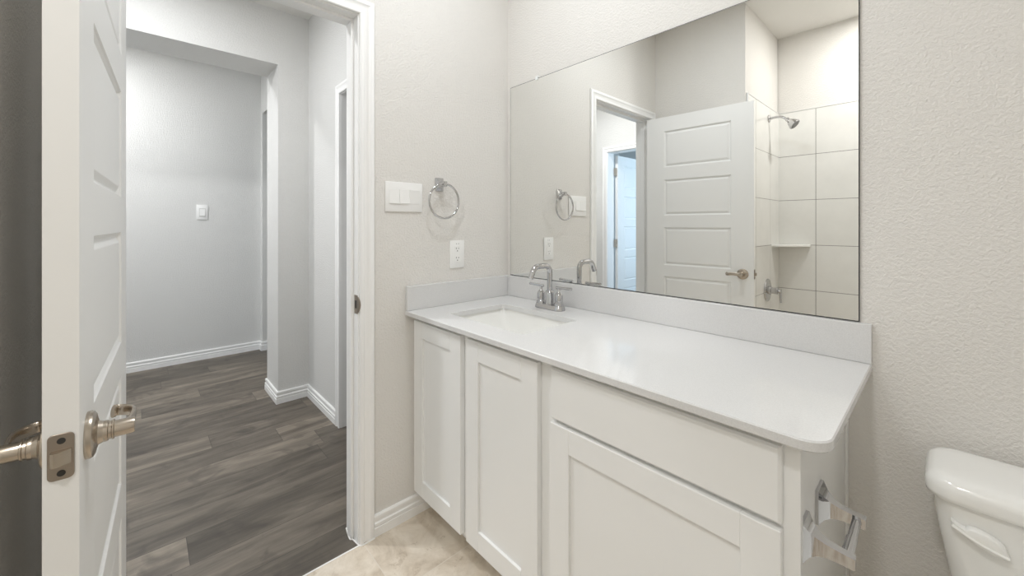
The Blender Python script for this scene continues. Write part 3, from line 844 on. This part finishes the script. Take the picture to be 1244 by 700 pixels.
# ------------------------------------------------------------------ shower fittings (seen in the mirror)
WX = 0.6455
sh = thing('showerhead', 'chrome shower head on a bent arm, high on the tile', 'shower head', (WX, -2.057, 2.02))
bm = BM(); add_lathe(bm, [(0, 0.0004), (0.029, 0.0004), (0.028, 0.005), (0.019, 0.011), (0.011, 0.013), (0, 0.013)], 28, Tr(WX, -2.057, 2.021) @ TO_PX)
part('flange', bm, M_CHROME, sh)
bm = BM(); arm = smooth_path([(WX + 0.010, -2.057, 2.021), (WX + 0.045, -2.057, 2.024), (WX + 0.085, -2.057, 2.017), (WX + 0.115, -2.057, 1.995)], 6)
add_tube(bm, arm, 0.0088, 14, up=(0, 1, 0)); part('arm', bm, M_CHROME, sh)
ax = Vector((0.72, 0.0, -0.69)).normalized()
HM = Tr(WX + 0.112, -2.057, 1.998) @ Vector((0, 0, 1)).rotation_difference(ax).to_matrix().to_4x4()
bm = BM(); add_lathe(bm, [(0, 0), (0.013, 0), (0.015, 0.010), (0.014, 0.018), (0.020, 0.026), (0.031, 0.046), (0.0385, 0.062), (0.040, 0.068), (0.0385, 0.073), (0.033, 0.0745), (0, 0.0745)], 32, HM)
hd = part('head', bm, M_CHROME, sh)
bm = BM(); add_lathe(bm, [(0, 0.0747), (0.033, 0.0747), (0.032, 0.0765), (0, 0.0765)], 32, HM)
for i in range(14):
    a = 2*PI*i/14
    add_lathe(bm, [(0, 0.076), (0.0028, 0.076), (0.002, 0.0795), (0, 0.0795)], 8, HM @ Tr(0.026*math.cos(a), 0.026*math.sin(a), 0))
part('spray_face', bm, mat('grey_spray_face', (0.22, 0.22, 0.22), 0.4), hd, 'dark grey spray face')

va = thing('shower_valve', 'round chrome shower valve with lever below the shower head', 'shower valve', (WX, -2.025, 0.75))
VY, VZ = -2.018, 0.747
bm = BM(); add_lathe(bm, [(0, 0.0004), (0.083, 0.0004), (0.084, 0.003), (0.080, 0.008), (0.060, 0.012), (0.034, 0.014), (0.0, 0.014)], 44, Tr(WX, VY, VZ) @ TO_PX)
part('escutcheon', bm, M_CHROME, va)
bm = BM(); add_lathe(bm, [(0, 0.012), (0.031, 0.012), (0.030, 0.026), (0.023, 0.030), (0.023, 0.058), (0.026, 0.060), (0.026, 0.068), (0.016, 0.071), (0.014, 0.088), (0, 0.088)], 28, Tr(WX, VY, VZ) @ TO_PX)
hub = part('handle', bm, M_CHROME, va)
bm = BM(); add_tube(bm, [(WX + 0.084, VY, VZ + 0.014), (WX + 0.085, VY, VZ - 0.03), (WX + 0.086, VY, VZ - 0.082)], 0.0072, 14, up=(1, 0, 0)); part('lever', bm, M_CHROME, hub)

bm = BM(); r = 0.205
x0_, y0_ = WX + 0.0005, -2.3325
o = [(0, 0), (r, 0), (r, 0.022), (r - 0.004, 0.030), (0.030, r - 0.004), (0.022, r), (0, r)]
def shelf_ring(z, d): return [(x0_ + max(x - (d if x > 0 else 0), 0), y0_ + max(y - (d if y > 0 else 0), 0), z) for x, y in o]
add_loft(bm, [shelf_ring(1.063, 0.002), shelf_ring(1.065, 0), shelf_ring(1.077, 0), shelf_ring(1.080, 0.003)])
solo('corner_shelf', bm, M_PORC, 'white corner shelf set between the shower tiles', 'shelf', angle=30)

# ------------------------------------------------------------------ hallway switch
hs = thing('light_switch', 'single white light switch on the far hallway wall', 'light switch', (HX, -0.98, 1.344))
part('plate', box((HX + 0.0003, -1.022, 1.277), (HX + 0.007, -0.9395, 1.411), 0.0025, 2), M_PLAST, hs)
part('switch_frame', box((HX + 0.006, -1.004, 1.302), (HX + 0.0085, -0.957, 1.380), 0.001, 1), M_PLASTG, hs)
b = BM()
pr_ = [(HX + 0.0075, 1.310), (HX + 0.0125, 1.311), (HX + 0.0095, 1.342), (HX + 0.0085, 1.374), (HX + 0.0075, 1.375)]
add_loft(b, [[(x, -1.0005, z) for x, z in pr_], [(x, -0.9605, z) for x, z in pr_]])
part('rocker', b, M_PLAST, hs, angle=12)

# ------------------------------------------------------------------ recessed ceiling lights and the added room fill lamp
def make_downlight(nm, loc, power, size, col, label):
    x, y, z = loc
    t = thing('ceiling_light', label, 'ceiling light', (x, y, H))
    bm = BM(); add_lathe(bm, [(0.075, -0.0003), (0.098, -0.0003), (0.098, -0.004), (0.092, -0.008), (0.078, -0.007), (0.075, -0.004)], 40, Tr(x, y, H))
    part('trim_ring', bm, M_TRIM, t)
    bm = BM(); add_lathe(bm, [(0, -0.0003), (0.0745, -0.0003), (0.0745, -0.003), (0, -0.003)], 40, Tr(x, y, H))
    part('lens', bm, M_LENS, t)
    d = bpy.data.lights.new('lamp_' + nm, 'AREA'); d.shape = 'DISK'; d.size = size; d.energy = power; d.color = col
    o = bpy.data.objects.new('lamp_' + nm, d); COL.objects.link(o)
    o.parent = t; o.location = (0, 0, -0.010)
LAB = {'sink': 'recessed ceiling light above the vanity sink', 'tub': 'recessed ceiling light over the shower alcove', 'room': 'larger added ceiling fill light, unseen, in the middle of the bathroom',
       'hall': 'recessed ceiling light in the hallway outside the bathroom', 'foyer': 'recessed ceiling light beyond the wide hallway opening'}
for nm, loc, pw, sz, colr in DOWNLIGHTS:
    make_downlight(nm, loc, pw, sz, colr, LAB[nm])
